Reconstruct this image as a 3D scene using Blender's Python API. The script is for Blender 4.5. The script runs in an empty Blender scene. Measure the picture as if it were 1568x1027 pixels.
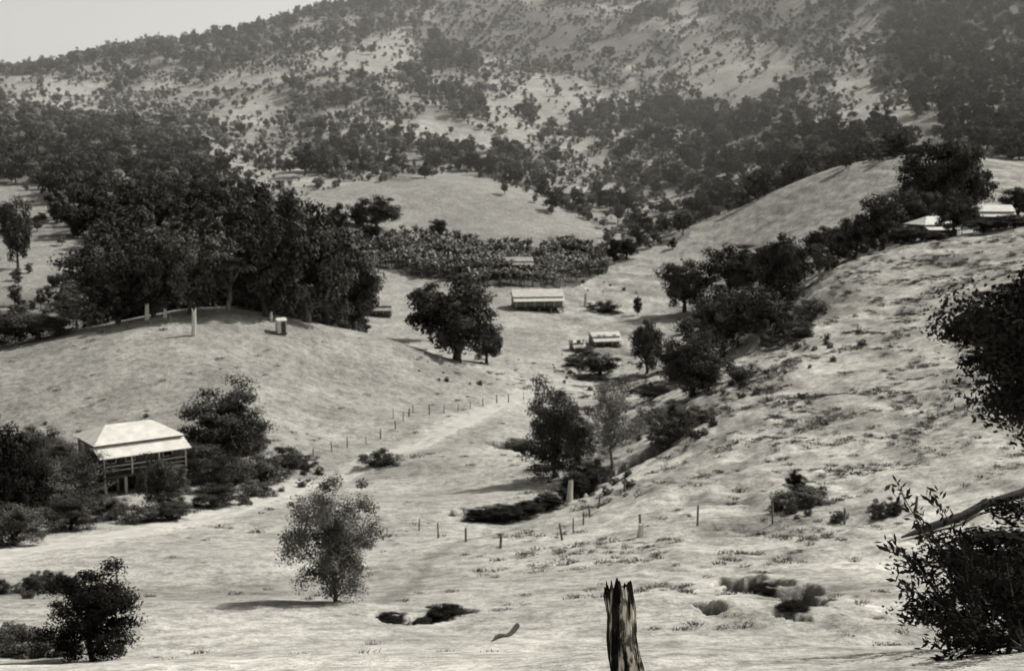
import bpy, math, random
import numpy as np
from mathutils import Vector, Matrix
rng=np.random.default_rng(7); random.seed(7)
F=1893.; HOR=260.
PITCH=math.atan((513.5-HOR)/F); cp,sp=math.cos(PITCH),math.sin(PITCH)
AP=15.0
def ray(u,v):
    a=(u-784)/F; b=(513.5-v)/F
    dy=cp+b*sp; dz=-sp+b*cp
    return a/dy, dz/dy
def project(x,y,z):
    dep=y*cp-z*sp; up=y*sp+z*cp
    return 784+F*x/dep, 513.5-F*up/dep
# ------------------------------------------------------------ noise
def vnoise(x,y,seed=0):
    x=np.asarray(x,float); y=np.asarray(y,float)
    xi=np.floor(x).astype(np.int64); yi=np.floor(y).astype(np.int64)
    fx=x-xi; fy=y-yi; fx=fx*fx*(3-2*fx); fy=fy*fy*(3-2*fy)
    def h(i,j):
        k=(i*374761393+j*668265263+seed*974634777)&0xffffffff
        k=((k^(k>>13))*1274126177)&0xffffffff
        k=k^(k>>16)
        return k/4294967295.0
    a=h(xi,yi);b=h(xi+1,yi);c=h(xi,yi+1);d=h(xi+1,yi+1)
    return (a+(b-a)*fx)*(1-fy)+(c+(d-c)*fx)*fy
def fbm(x,y,seed=0,o=3):
    s=0;A=1;T=0
    for k in range(o):
        xr=x*.8-y*.6; yr=x*.6+y*.8
        s=s+A*(vnoise(xr*2**k+k*17.3,yr*2**k-k*9.1,seed+k)-.5)*2; T+=A; A*=.5
    return s/T
def inpoly(u,v,poly):
    r=np.zeros(np.shape(u),bool); n=len(poly); j=n-1
    for i in range(n):
        xi,yi=poly[i]; xj,yj=poly[j]
        if yi!=yj:
            c=((yi>v)!=(yj>v))&(u<(xj-xi)*(v-yi)/(yj-yi)+xi); r^=c
        j=i
    return r
# ------------------------------------------------------------ terrain control survey
cols={
-900:[(1000,32),(900,58),(800,95),(680,140),(545,180),(430,330),(280,600),(150,900),(110,1050),(175,1300)],
-350:[(1000,32),(900,58),(800,92),(690,136),(545,180),(520,230),(430,330),(280,520),(180,800),(112,1020),(175,1300)],
0:[(1012,32),(940,45),(860,74),(790,106),(700,134),(610,156),(542,176),(548,215),(480,270),(410,330),(350,400),(290,480),(200,650),(150,850),(112,1020),(175,1300)],
200:[(1005,32),(945,44),(860,70),(790,98),(745,120),(680,137),(600,156),(494,188),(528,225),(470,290),(400,350),(330,430),(250,600),(170,850),(88,1050),(160,1350)],
350:[(1000,32),(930,46),(850,72),(780,103),(730,124),(660,141),(580,163),(470,198),(512,240),(460,300),(390,370),(310,480),(230,650),(150,870),(60,1100),(130,1400)],
500:[(1000,32),(925,47),(908,60),(840,80),(770,107),(725,134),(660,157),(580,181),(497,208),(520,245),(460,310),(400,380),(335,440),(300,500),(272,540),(180,750),(100,950),(20,1230),(90,1500)],
650:[(1000,32),(935,46),(900,58),(840,76),(780,99),(700,138),(650,163),(600,188),(540,211),(545,238),(500,290),(450,340),(400,400),(375,440),(330,480),(282,530),(264,600),(170,800),(80,1050),(-20,1400),(30,1700)],
780:[(1000,32),(930,46),(870,65),(820,84),(760,107),(700,137),(640,178),(590,210),(560,235),(500,290),(460,325),(420,365),(385,430),(340,475),(293,530),(275,600),(180,800),(80,1050),(-30,1400),(0,1700)],
900:[(1000,32),(930,45),(850,68),(790,93),(740,117),(690,147),(640,181),(590,225),(540,265),(500,300),(450,350),(400,420),(375,450),(345,500),(310,590),(200,800),(80,1050),(-30,1400),(0,1700)],
1020:[(1000,32),(920,45),(850,64),(750,92),(680,123),(630,151),(612,171),(598,195),(560,235),(510,290),(450,350),(400,420),(350,500),(300,600),(200,800),(80,1050),(-30,1400),(0,1700)],
1150:[(1000,32),(920,45),(850,62),(750,86),(650,117),(580,149),(545,179),(548,215),(500,270),(440,330),(380,390),(350,425),(312,460),(312,520),(240,650),(150,850),(50,1050),(-60,1400),(0,1700)],
1260:[(1000,32),(920,44),(850,60),(750,81),(650,111),(570,144),(500,180),(450,215),(420,240),(425,275),(380,330),(330,390),(268,445),(264,500),(190,650),(100,850),(0,1050),(-120,1400),(-60,1700)],
1420:[(1000,31),(920,43),(850,57),(750,76),(650,101),(560,134),(480,174),(420,210),(372,245),(362,270),(335,310),(290,360),(237,430),(242,480),(180,600),(80,800),(-40,1000),(-150,1300),(-60,1700)],
1568:[(1000,31),(920,42),(850,54),(720,74),(600,101),(500,137),(420,177),(352,226),(350,260),(320,310),(290,360),(252,420),(252,470),(180,600),(80,780),(-40,980),(-150,1300),(-60,1700)],
2000:[(1000,30),(850,52),(600,95),(400,160),(300,230),(280,330),(230,430),(150,600),(0,850),(-150,1200),(-60,1700)],
2600:[(1000,30),(850,52),(600,95),(400,160),(300,230),(280,330),(230,430),(150,600),(0,850),(-150,1200),(-60,1700)]}
P=[]
for u,l in cols.items():
    for v,d in l:
        a,s=ray(u,v); P.append((a*d,d,s*d))
P+=[(-10,-8,.6),(0,-8,.8),(10,-8,1.2),(0,0,-1.75),(6,0,-1.3),(-6,0,-2.1),(0,12,-5.3),(6,12,-5.0),(-7,12,-5.6),(0,21,-8.5),(10,21,-8.3),(-10,21,-8.8),(25,5,-2.5),(-25,5,-4.5),(22,18,-6.6),(-24,18,-8.4)]
P=np.array(P)
CA=np.stack([P[:,0]/(P[:,1]+AP),np.log(P[:,1]+AP)],1); CV=P[:,2]/(P[:,1]+AP)
def K(r2): return 0.5*r2*np.log(r2+1e-12)
n=len(P)
D2=((CA[:,None]-CA[None])**2).sum(-1)
A=np.zeros((n+3,n+3)); A[:n,:n]=K(D2)+np.eye(n)*1.5e-4; A[:n,n]=1;A[:n,n+1:]=CA;A[n,:n]=1;A[n+1:,:n]=CA.T
sol=np.linalg.solve(A,np.concatenate([CV,[0,0,0]]))
def tps(a,L):
    out=sol[n]+sol[n+1]*a+sol[n+2]*L
    for i in range(n):
        r2=(a-CA[i,0])**2+(L-CA[i,1])**2
        out=out+sol[i]*K(r2)
    return out
ga=np.concatenate([np.linspace(-1.6,-.56,40)[:-1],np.linspace(-.56,.56,860),np.linspace(.56,1.6,40)[1:]])
gL=np.linspace(math.log(6.),math.log(2300.),1150)
ca=np.linspace(-1.6,1.6,400); cL=np.linspace(gL[0],gL[-1],360)
cA_,cL_=np.meshgrid(ca,cL)
cS=tps(cA_,cL_)
def bil(G,xs0,dx,ys0,dy,x,y):
    fx=np.clip((x-xs0)/dx,0,G.shape[1]-1.001); fy=np.clip((y-ys0)/dy,0,G.shape[0]-1.001)
    i=fx.astype(int); j=fy.astype(int); tx=fx-i; ty=fy-j
    return (G[j,i]*(1-tx)+G[j,i+1]*tx)*(1-ty)+(G[j+1,i]*(1-tx)+G[j+1,i+1]*tx)*ty
def base_h(x,y):
    r=np.maximum(y+AP,6.0)
    return r*bil(cS,ca[0],ca[1]-ca[0],cL[0],cL[1]-cL[0],x/r,np.log(r))
def hit_with(fn,u,v,d0=14.):
    a,s=ray(u,v); d=d0*np.exp(np.linspace(0,math.log(2000/d0),6000))
    dz=fn(a*d,d)-s*d
    k=np.argmax(dz>0)
    if dz[k]<=0: k=-1
    return a*d[k],d[k]
def polyw(pts,fn=base_h): return [hit_with(fn,u,v) for u,v in pts]
def dist_poly(x,y,pl):
    best=np.full(np.shape(x),1e9)
    for (x0,y0),(x1,y1) in zip(pl[:-1],pl[1:]):
        dx,dy=x1-x0,y1-y0; L2=dx*dx+dy*dy+1e-9
        t=np.clip(((x-x0)*dx+(y-y0)*dy)/L2,0,1)
        best=np.minimum(best,np.hypot(x-x0-t*dx,y-y0-t*dy))
    return best
carves=[
 (polyw([(720,788),(760,788),(820,776),(868,764)]),1.7,2.4),
 (polyw([(868,762),(905,738),(950,712),(1000,690)]),1.6,1.8),
 (polyw([(588,940),(620,948),(650,946)]),.4,.6),
 (polyw([(655,944),(685,936),(708,934)]),.7,1.1),
 (polyw([(1135,888),(1160,900),(1200,902),(1240,928)]),1.1,1.3),
 (polyw([(1060,928),(1100,942)]),.4,.5),
 (polyw([(1190,950),(1228,953)]),.3,.4),
 (polyw([(770,683),(815,690)]),2.0,2.0),  # cut placed to darken the grass where a tree's shadow falls
 (polyw([(985,635),(1040,632)]),1.6,1.8),
 (polyw([(1410,604),(1455,592)]),1.0,1.0),
]
road_pl=polyw([(-160,885),(0,850),(150,822),(300,792),(400,765),(470,742),(560,712),(640,680),(700,650),(750,624),(800,606),(850,592)])
track_pl=polyw([(590,925),(640,885),(665,850),(720,826),(800,806)])
def detail(x,y,full=True):
    z0=base_h(x,y)
    far=np.clip((y-450)/400,0,1); mid=np.clip((y-30)/60,0,1)
    z=z0+far*(fbm(x/140,y/170,3,3)*13+fbm(x/38,y/60,5,2)*4.0)
    z=z+np.clip((y-230)/100,0,1)*fbm(x/30,y/30,8,2)*.8
    near=np.clip((900-y)/600,0,1)
    z=z+near*(fbm(x/13,y/13,11,2)*.36*(.35+.65*mid)+fbm(x/3.6,y/3.6,13,2)*.13+fbm(x/1.1,y/1.1,15,3)*.05)
    rs=np.clip((x-(0.02*y-4))/14,0,1)*np.clip((y-15)/20,0,1)*near
    z=z+rs*(fbm(z0*1.1+fbm(x/9,y/9,21,2)*1.3,(x+y)/9,23,3)*.38+fbm(x/1.8,y/3,27,3)*.24)
    pit=np.zeros(np.shape(x))
    for pl,w,dp in carves:
        dd=dist_poly(x,y,pl)+fbm(x/1.4,y/1.4,31,3)*w*1.1
        m=np.clip(2.0-dd/w*1.6,0,1); m=m*m*(3-2*m)
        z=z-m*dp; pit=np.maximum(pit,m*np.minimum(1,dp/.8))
    return z,pit,rs
AA,LL=np.meshgrid(ga,gL); R=np.exp(LL); X=AA*R; Y=R-AP
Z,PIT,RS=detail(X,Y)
def ground(x,y):
    x=np.asarray(x,float);y=np.asarray(y,float)
    r=np.maximum(y+AP,6.01); a=x/r; fi=np.interp(a,ga,np.arange(len(ga))); fj=np.interp(np.log(r),gL,np.arange(len(gL)))
    i=np.minimum(fi.astype(int),len(ga)-2); j=np.minimum(fj.astype(int),len(gL)-2); tx=fi-i;ty=fj-j
    return (Z[j,i]*(1-tx)+Z[j,i+1]*tx)*(1-ty)+(Z[j+1,i]*(1-tx)+Z[j+1,i+1]*tx)*ty
def hit(u,v,d0=14.):
    x,y=hit_with(ground,u,v,d0); return float(x),float(y),float(ground(x,y))
def at(u,d):
    a,_=ray(u,500); return a*d,float(d),float(ground(a*d,d))
# ------------------------------------------------------------ land-cover regions
forestA=[(-900,120),(40,170),(150,165),(260,205),(340,250),(420,320),(500,372),(545,430),(560,505),(400,560),(-900,640)]
clearA=[[(-300,285),(72,282),(80,352),(-300,352)],[(-300,365),(125,365),(135,430),(50,440),(-300,440)]]
skyB=[(-900,20),(0,80),(250,40),(400,0),(520,-40),(650,-80),(650,52),(560,68),(470,80),(300,112),(0,150),(-900,210)]
ridgeC=[(628,30),(665,35),(735,90),(750,190),(700,205),(672,120)]
D1=[(915,165),(980,150),(1060,170),(1150,185),(1260,190),(1340,190),(1420,212),(1410,232),(1260,262),(1150,305),(1070,318),(1000,270),(930,240)]
E=[(1335,-200),(2600,-300),(2600,245),(1568,246),(1410,225),(1375,120)]
rim=[(425,305),(520,235),(620,235),(700,225),(860,250),(885,325),(800,300),(700,258),(600,283),(560,272),(450,302)]
H2=[(770,300),(900,300),(1060,330),(1050,385),(960,385),(900,345),(800,315)]
knoll=[(440,330),(450,304),(560,276),(600,284),(700,262),(800,292),(905,340),(925,388),(860,392),(560,372),(470,340)]
rridge=[(1045,395),(1060,345),(1150,312),(1250,268),(1420,236),(1500,240),(2600,250),(2600,330),(1568,360),(1420,380),(1250,400),(1150,450),(1040,470)]
valley=[(560,375),(930,375),(1040,385),(1060,470),(1000,620),(760,620),(560,520)]
clr=[[(460,100),(640,45),(650,78),(600,112),(480,112)],[(1030,75),(1150,55),(1240,130),(1060,155)],[(1270,110),(1330,80),(1350,190),(1280,175)],[(810,110),(880,110),(900,190),(830,190)],
 [(300,150),(420,150),(440,175),(320,180)],[(230,215),(330,205),(420,280),(350,290)],[(0,120),(160,120),(170,145),(0,158)],[(740,150),(800,140),(830,230),(770,235)]]
topmid=[(640,-20),(740,0),(900,20),(1030,50),(1050,100),(900,108),(750,95),(690,60)]
banana=[(515,372),(600,366),(700,372),(925,384),(930,415),(880,440),(760,440),(690,432),(600,418),(545,402)]
def cover(x,y,z):
    u,v=project(x,y,z)
    wob=fbm(x/45,y/45,41,3)*26; u2=u+wob; v2=v+fbm(x/45+9,y/45,43,3)*18
    forest=np.zeros(np.shape(x))
    c1=fbm(x/55,y/70,47,3); c2=fbm(x/24,y/30,48,2)
    gap=np.clip(1.0+c2*1.3+c1*.7,.2,1.2)
    mount=(y>232)&~inpoly(u,v,knoll)&~inpoly(u,v,rridge)&~inpoly(u,v,valley)
    forest=np.where(mount,np.clip(.19+c1*.8+c2*.6,.01,.7),0)
    forest=np.where((y>520)&inpoly(u2,v2,skyB),.55*gap,forest)
    forest=np.where((y>520)&inpoly(u2,v2,ridgeC),.9*gap,forest)
    forest=np.where((y>430)&inpoly(u2,v2,D1),.72*gap,forest)
    forest=np.where((y>470)&inpoly(u2,v2,E),np.clip(1.1*gap,.75,1),forest)
    forest=np.where((y>535)&inpoly(u2,v2,rim),.75*gap,forest)
    forest=np.where((y>430)&inpoly(u2,v2,H2),.4*gap,forest)
    clear=np.zeros(np.shape(x),bool)
    for c in clr: clear|=(y>550)&inpoly(u2,v2,c)
    tm=(y>900)&inpoly(u2,v2,topmid)
    forest=np.where(clear,.04,forest)
    forest=np.where(tm,.08,forest)
    fa=(y>226)&(y<760)&inpoly(u2,v2,forestA)&~(inpoly(u,v,valley))
    forest=np.where(fa,np.clip(.85*gap,.3,1),forest)
    cA=np.zeros(np.shape(x),bool)
    for c in clearA: cA|=(y>240)&inpoly(u,v,c)
    forest=np.where(cA,.03,forest)
    return u,v,forest,mount|fa,clear,tm,cA
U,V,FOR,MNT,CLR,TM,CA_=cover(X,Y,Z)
tone=np.full(X.shape,.45)
tone+=fbm(X/22,Y/22,51,3)*.08+fbm(X/5,Y/7,53,3)*.09+fbm(X/1.5,Y/2.2,54,3)*.06
tone=np.where(RS>0,tone+RS*(fbm(Z*1.3,(X+Y)/7,57,3)*.20+fbm(X/2.2,Y/4.0,58,3)*.16+.01),tone)
mound=(Y>128)&(Y<215)&(X<.06*Y-12); tone=np.where(mound,tone*.84,tone)
frn=np.clip((47-Y)/8,0,1)*np.clip(fbm(X/9,Y/9,55,2)+.8,0,1); tone=tone*(1+.14*frn)
bk=np.clip(1-abs(Y-57)/11,0,1)*np.clip((-2-X)/5,0,1); tone=tone*(1-.42*bk)
hol=np.exp(-((U-1230)/130)**2-((V-905)/38)**2)*(Y<70); tone=tone*(1-.42*hol*np.clip(.9+fbm(X/1.5,Y/1.5,56,3),0,1.3))
kn=(Y>400)&inpoly(U,V,knoll); tone=np.where(kn,.42+fbm(X/20,Y/20,59,3)*.07,tone)
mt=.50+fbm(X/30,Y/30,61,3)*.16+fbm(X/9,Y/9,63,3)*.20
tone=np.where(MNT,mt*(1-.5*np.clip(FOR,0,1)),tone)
tone=np.where(CLR,.54+fbm(X/20,Y/20,65,2)*.08,tone)
tone=np.where(TM,.30+fbm(X/20,Y/20,65,2)*.04,tone)  # grey cover of the top patch, lightened to paint in haze
tone=np.where(CA_,.42,tone)
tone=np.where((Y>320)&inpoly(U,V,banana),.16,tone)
dr=dist_poly(X,Y,road_pl)+fbm(X/2,Y/2,66,2)*.8
m=np.clip(1.8-dr/1.8,0,1)*.8; tone=tone*(1-m)+.56*m
dt=dist_poly(X,Y,track_pl)+fbm(X/1.5,Y/1.5,67,2)*.5; m=np.clip(1.4-dt/.6,0,1)*.55; tone=tone*(1-m)+.18*m
tone=tone*.80
tone=tone*(1-.93*np.clip(PIT*1.2,0,1))  # dark soil in the cuts, blackened further to paint in their shade
tone=np.clip(tone,.02,.55)

# ------------------------------------------------------------ materials
def newmat(name):
    m=bpy.data.materials.new(name); m.use_nodes=True; nt=m.node_tree
    b=nt.nodes['Principled BSDF']; b.inputs['Roughness'].default_value=.9
    b.inputs['Specular IOR Level'].default_value=.15
    return m,nt,b
def diffmat(name):
    m=bpy.data.materials.new(name); m.use_nodes=True; nt=m.node_tree; nt.nodes.remove(nt.nodes['Principled BSDF'])
    d=nt.nodes.new('ShaderNodeBsdfDiffuse'); nt.links.new(d.outputs[0],nt.nodes['Material Output'].inputs[0]); return m,nt,d
TINT=(1.0,.975,.90)
def grey(v): return (v*TINT[0],v*TINT[1],v*TINT[2],1)
def ramp_noise(nt,scale,lo,hi,detail=4,coord='Object',stretch=(1,1,1),p0=.35,p1=.65,rough=.6):
    tc=nt.nodes.new('ShaderNodeTexCoord'); mp=nt.nodes.new('ShaderNodeMapping'); mp.inputs['Scale'].default_value=stretch
    nz=nt.nodes.new('ShaderNodeTexNoise'); nz.inputs['Scale'].default_value=scale; nz.inputs['Detail'].default_value=detail; nz.inputs['Roughness'].default_value=rough
    cr=nt.nodes.new('ShaderNodeValToRGB'); cr.color_ramp.elements[0].position=p0; cr.color_ramp.elements[1].position=p1
    cr.color_ramp.elements[0].color=grey(lo); cr.color_ramp.elements[1].color=grey(hi)
    nt.links.new(tc.outputs[coord],mp.inputs[0]); nt.links.new(mp.outputs[0],nz.inputs['Vector']); nt.links.new(nz.outputs[0],cr.inputs[0])
    return cr,nz
def mul(nt,a,b):
    m=nt.nodes.new('ShaderNodeMix'); m.data_type='RGBA'; m.blend_type='MULTIPLY'; m.inputs[0].default_value=1
    nt.links.new(a,m.inputs[6]); nt.links.new(b,m.inputs[7]); return m.outputs[2]
def simple(name,lo,hi,scale=3,bump=.3,stretch=(1,1,1),rough=.9):
    m,nt,b=newmat(name); cr,nz=ramp_noise(nt,scale,lo,hi,stretch=stretch)
    nt.links.new(cr.outputs[0],b.inputs['Base Color']); b.inputs['Roughness'].default_value=rough
    if bump:
        bp=nt.nodes.new('ShaderNodeBump'); bp.inputs['Strength'].default_value=bump; bp.inputs['Distance'].default_value=.05
        nt.links.new(nz.outputs[0],bp.inputs['Height']); nt.links.new(bp.outputs[0],b.inputs['Normal'])
    return m
def leafmat(name,lo,hi,scale=.5,v0=.65,v1=1.35):
    m,nt,b=diffmat(name); cr,nz=ramp_noise(nt,scale,lo,hi,detail=1,p0=.38,p1=.62)
    oi=nt.nodes.new('ShaderNodeObjectInfo'); mr=nt.nodes.new('ShaderNodeMapRange'); mr.inputs[3].default_value=v0; mr.inputs[4].default_value=v1
    nt.links.new(oi.outputs['Random'],mr.inputs[0])
    nt.links.new(mul(nt,cr.outputs[0],mr.outputs[0]),b.inputs['Color'])
    return m
M_dark=leafmat('foliage_dark',.035,.11); M_mid=leafmat('foliage_mid',.06,.16); M_pale=leafmat('foliage_pale',.15,.30)
M_fardark=leafmat('hill_foliage_dark_hazed',.06,.14); M_farmid=leafmat('hill_foliage_mid_hazed',.12,.24); M_farpale=leafmat('hill_foliage_pale_hazed',.22,.38)  # leaf colours lightened to paint distance haze onto the hills
M_vdark=leafmat('foliage_deep',.014,.032)
M_grass=leafmat('dry_grass_blades',.18,.32); M_ban=leafmat('banana_leaf',.12,.36,2.)
M_bark=simple('bark',.10,.30,4,.5,(1,1,.2)); M_barkd=simple('bark_dark',.03,.10,4,.5,(1,1,.2))
M_wood=simple('weathered_wood',.28,.5,6,.3,(1,1,.2)); M_woodd=simple('old_dark_timber',.04,.12,6,.3,(1,1,.3))
M_white=simple('white_painted_board',.50,.66,3,.1); M_wall=simple('weatherboard_wall',.12,.2,3,.1); M_glass=simple('window_pane',.02,.04,1,0,rough=.2)
def roofmat(name,lo,hi):
    m,nt,b=newmat(name); cr,nz=ramp_noise(nt,1.2,lo,hi,detail=5)
    tc=nt.nodes.new('ShaderNodeTexCoord'); w=nt.nodes.new('ShaderNodeTexWave'); w.inputs['Scale'].default_value=2.2; w.wave_profile='SIN'; w.inputs['Distortion'].default_value=0
    nt.links.new(tc.outputs['Object'],w.inputs['Vector'])
    bp=nt.nodes.new('ShaderNodeBump'); bp.inputs['Strength'].default_value=.4; bp.inputs['Distance'].default_value=.03
    nt.links.new(w.outputs['Fac'],bp.inputs['Height']); nt.links.new(bp.outputs[0],b.inputs['Normal'])
    nt.links.new(cr.outputs[0],b.inputs['Base Color']); b.inputs['Roughness'].default_value=.55
    return m
M_roof=roofmat('corrugated_iron_roof',.56,.74); M_roof2=roofmat('corrugated_iron_roof_old',.34,.52)
M_road=simple('road_dirt',.36,.48,.9,.3)
def groundmat():
    m,nt,b=diffmat('dry_pasture')
    at_=nt.nodes.new('ShaderNodeAttribute'); at_.attribute_name='tone'
    c1,n1=ramp_noise(nt,.9,.64,1.18,detail=5,p0=.36,p1=.58,rough=.75)
    c2,n2=ramp_noise(nt,.16,.82,1.15,detail=3,p0=.3,p1=.7)
    c3,n3=ramp_noise(nt,4.0,.70,1.12,detail=4,p0=.38,p1=.56,rough=.78)
    for c in (c2,c3):
        for e in c.color_ramp.elements: v=e.color[0]; e.color=(v,v,v,1)
    o=mul(nt,mul(nt,c1.outputs[0],c2.outputs[0]),c3.outputs[0])
    cl=mul(nt,o,at_.outputs['Fac'])
    nt.links.new(cl,b.inputs['Color'])
    bp=nt.nodes.new('ShaderNodeBump'); bp.inputs['Strength'].default_value=.7; bp.inputs['Distance'].default_value=.24
    nt.links.new(n1.outputs[0],bp.inputs['Height'])
    bp2=nt.nodes.new('ShaderNodeBump'); bp2.inputs['Strength'].default_value=.55; bp2.inputs['Distance'].default_value=.06
    nt.links.new(n3.outputs[0],bp2.inputs['Height']); nt.links.new(bp.outputs[0],bp2.inputs['Normal'])
    nt.links.new(bp2.outputs[0],b.inputs['Normal'])
    return m
M_ground=groundmat()
# ------------------------------------------------------------ mesh helpers
scn=bpy.context.scene; root=scn.collection
def mesh_np(name,verts,quads,mats,midx=None,smooth=False):
    me=bpy.data.meshes.new(name); verts=np.asarray(verts,np.float32); quads=np.asarray(quads,np.int32)
    me.vertices.add(len(verts)); me.vertices.foreach_set('co',verts.ravel())
    k=quads.shape[1]
    me.loops.add(quads.size); me.loops.foreach_set('vertex_index',quads.ravel())
    me.polygons.add(len(quads)); me.polygons.foreach_set('loop_start',np.arange(0,quads.size,k,dtype=np.int32))
    for m in mats: me.materials.append(m)
    if midx is not None: me.polygons.foreach_set('material_index',np.asarray(midx,np.int32))
    if smooth: me.polygons.foreach_set('use_smooth',np.ones(len(quads),bool))
    me.update(calc_edges=True); me.validate(); return me
def obj(name,me,parent=None,link=True):
    o=bpy.data.objects.new(name,me)
    if link: root.objects.link(o)
    if parent: o.parent=parent
    return o
nr,nc=X.shape
idx=np.arange(nr*nc).reshape(nr,nc)
q=np.stack([idx[:-1,:-1],idx[:-1,1:],idx[1:,1:],idx[1:,:-1]],-1).reshape(-1,4)
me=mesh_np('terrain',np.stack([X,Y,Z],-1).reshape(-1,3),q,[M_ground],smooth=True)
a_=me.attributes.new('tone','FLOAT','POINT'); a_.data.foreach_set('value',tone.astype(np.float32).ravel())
terrain=obj('terrain',me)
# ------------------------------------------------------------ trees
def tube(path,rad,n=7):
    path=np.array(path,float); vs=[];qs=[]
    for i,p in enumerate(path):
        d=path[min(i+1,len(path)-1)]-path[max(i-1,0)]; d/=np.linalg.norm(d)+1e-9
        s=np.cross(d,[.13,.97,.2]); s/=np.linalg.norm(s); t=np.cross(d,s)
        for k in range(n):
            w=2*math.pi*k/n; vs.append(p+rad[i]*(math.cos(w)*s+math.sin(w)*t))
        if i:
            for k in range(n):
                k2=(k+1)%n; qs.append(((i-1)*n+k,(i-1)*n+k2,i*n+k2,i*n+k))
    return np.array(vs),np.array(qs)
def leaves(cent,nrm,size,r,asp=.55):
    N=len(cent); rd=r.normal(size=(N,3)); t=np.cross(nrm,rd); t/=np.linalg.norm(t,axis=1)[:,None]+1e-9; b=np.cross(nrm,t)
    s=size[:,None]
    v=np.stack([cent-t*s,cent-b*s*asp,cent+t*s,cent+b*s*asp],1).reshape(-1,3)
    return v,np.arange(N*4).reshape(N,4)
def make_tree(name,H=10,W=8,cb=.2,ncl=60,per=100,leaf=.3,cr=1.1,tr=.25,ml=None,mb=None,seed=0,flat=1.0,shell=.45,lobes=.4):
    r=np.random.default_rng(seed)
    cz=H*(cb+1)/2; rz=H*(1-cb)/2-cr*.4; rx=W/2-cr*.5
    d=r.normal(size=(ncl,3)); d/=np.linalg.norm(d,axis=1)[:,None]
    ph=r.uniform(0,6.28,6)
    lob=1-lobes*(.5+.5*np.sin(d[:,0]*3.1+ph[0])*np.sin(d[:,1]*3.3+ph[1])+.35*np.sin(d[:,2]*4+ph[2]))*r.uniform(.3,1,ncl)
    rr=r.uniform(0,1,ncl)**shell*lob
    C=d*rr[:,None]*[rx,rx,rz]; C[:,2]+=cz
    C[:,2]=np.maximum(C[:,2],max(H*cb*.8,0)+cr*.25)
    off=r.normal(size=2)*W*.05
    vs=[];qs=[];mi=[];base=0
    def add(v,q,m):
        nonlocal base
        vs.append(v);qs.append(q+base);mi.append(np.full(len(q),m));base+=len(v)
    top=np.array([off[0],off[1],cz+rz*.4])
    path=[np.array([0,0,-.4])]+[np.array([off[0]*t+r.normal()*.08*W*.1,off[1]*t+r.normal()*.08*W*.1,top[2]*t]) for t in (.08,.25,.45,.7,1)]
    add(*tube(path,[tr*1.35,tr*1.1,tr*.85,tr*.7,tr*.45,tr*.12]),1)
    for k in r.choice(ncl,min(ncl,16),replace=False):
        z0=C[k,2]*r.uniform(.35,.65); z0=min(max(z0,H*max(cb,0)*.5),top[2]*.9); t=z0/top[2]
        p0=np.array([off[0]*t,off[1]*t,z0]); mid=(p0+C[k])/2+[0,0,-.06*H*r.uniform(0,1)]
        add(*tube([p0,mid,C[k]],[tr*.42,tr*.25,tr*.06],5),1)
    crr=cr*r.uniform(.55,1.25,ncl)
    cl=np.repeat(np.arange(ncl),per); N=len(cl)
    dd=r.normal(size=(N,3)); dd/=np.linalg.norm(dd,axis=1)[:,None]
    pos=C[cl]+dd*(crr[cl]*r.uniform(0,1,N)**.45)[:,None]*[1,1,.75*flat]
    outw=(pos-[0,0,cz])/[rx,rx,rz]
    nm=dd*.9+outw*.35+r.normal(size=(N,3))*.5+[0,0,.25]; nm/=np.linalg.norm(nm,axis=1)[:,None]
    v,q=leaves(pos,nm,leaf*r.uniform(.5,1.2,N),r)
    add(v,q,0)
    me=mesh_np(name,np.concatenate(vs),np.concatenate(qs),[ml,mb],np.concatenate(mi))
    w=np.percentile(np.abs(pos[:,:2]),97)*2.05; h=np.percentile(pos[:,2],99.5)
    return me,float(w),float(h)
protoD=[make_tree('dense_crown',10,10,.02,80,140,.22,1.3,.32,M_dark,M_barkd,100+i,lobes=.45) for i in range(6)]
protoG=[make_tree('gum_crown',12,8,.22,60,110,.22,1.15,.22,M_mid,M_bark,120+i,lobes=.6,shell=.55) for i in range(3)]
protoN=[make_tree('fine_dense',10,9,-.12,110,210,.13,1.15,.25,M_dark,M_barkd,140+i,lobes=.55) for i in range(3)]
protoO=[make_tree('fine_open',10,7.5,-.10,150,190,.10,.95,.14,M_mid,M_barkd,150+i,lobes=.35,shell=.5) for i in range(2)]
protoP=[make_tree('fine_pale',10,7.5,.02,90,90,.12,.8,.14,M_pale,M_bark,160+i,lobes=.5,shell=.6) for i in range(2)]
protoB=[make_tree('bush_crown',4,6,-.5,60,140,.11,.65,.10,M_mid,M_bark,170+i,lobes=.6) for i in range(4)]
protoV=[make_tree('deep_crown',10,8,-.05,120,190,.13,1.0,.22,M_vdark,M_barkd,180+i,lobes=.4) for i in range(2)]
protoW=[make_tree('tall_dark_crown',11,6.4,.46,200,260,.085,.85,.22,M_vdark,M_barkd,190,lobes=.35,shell=.4)]
KIND={'D':protoD,'G':protoG,'N':protoN,'O':protoO,'P':protoP,'B':protoB,'V':protoV,'W':protoW}
def tree(name,kind,u,v,w,h,d=None,d0=14.):
    x,y,z=(hit(u,v,d0) if d is None else at(u,d))
    me,pw,ph=random.choice(KIND[kind]); dist=y
    o=obj(name,me); o.location=(x,y,z-.1)
    sx=w/F*dist/pw; sz=h/F*dist/ph; o.scale=(sx,sx*random.uniform(.9,1.1),sz); o.rotation_euler=(0,0,random.uniform(0,6.28)); return o
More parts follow.
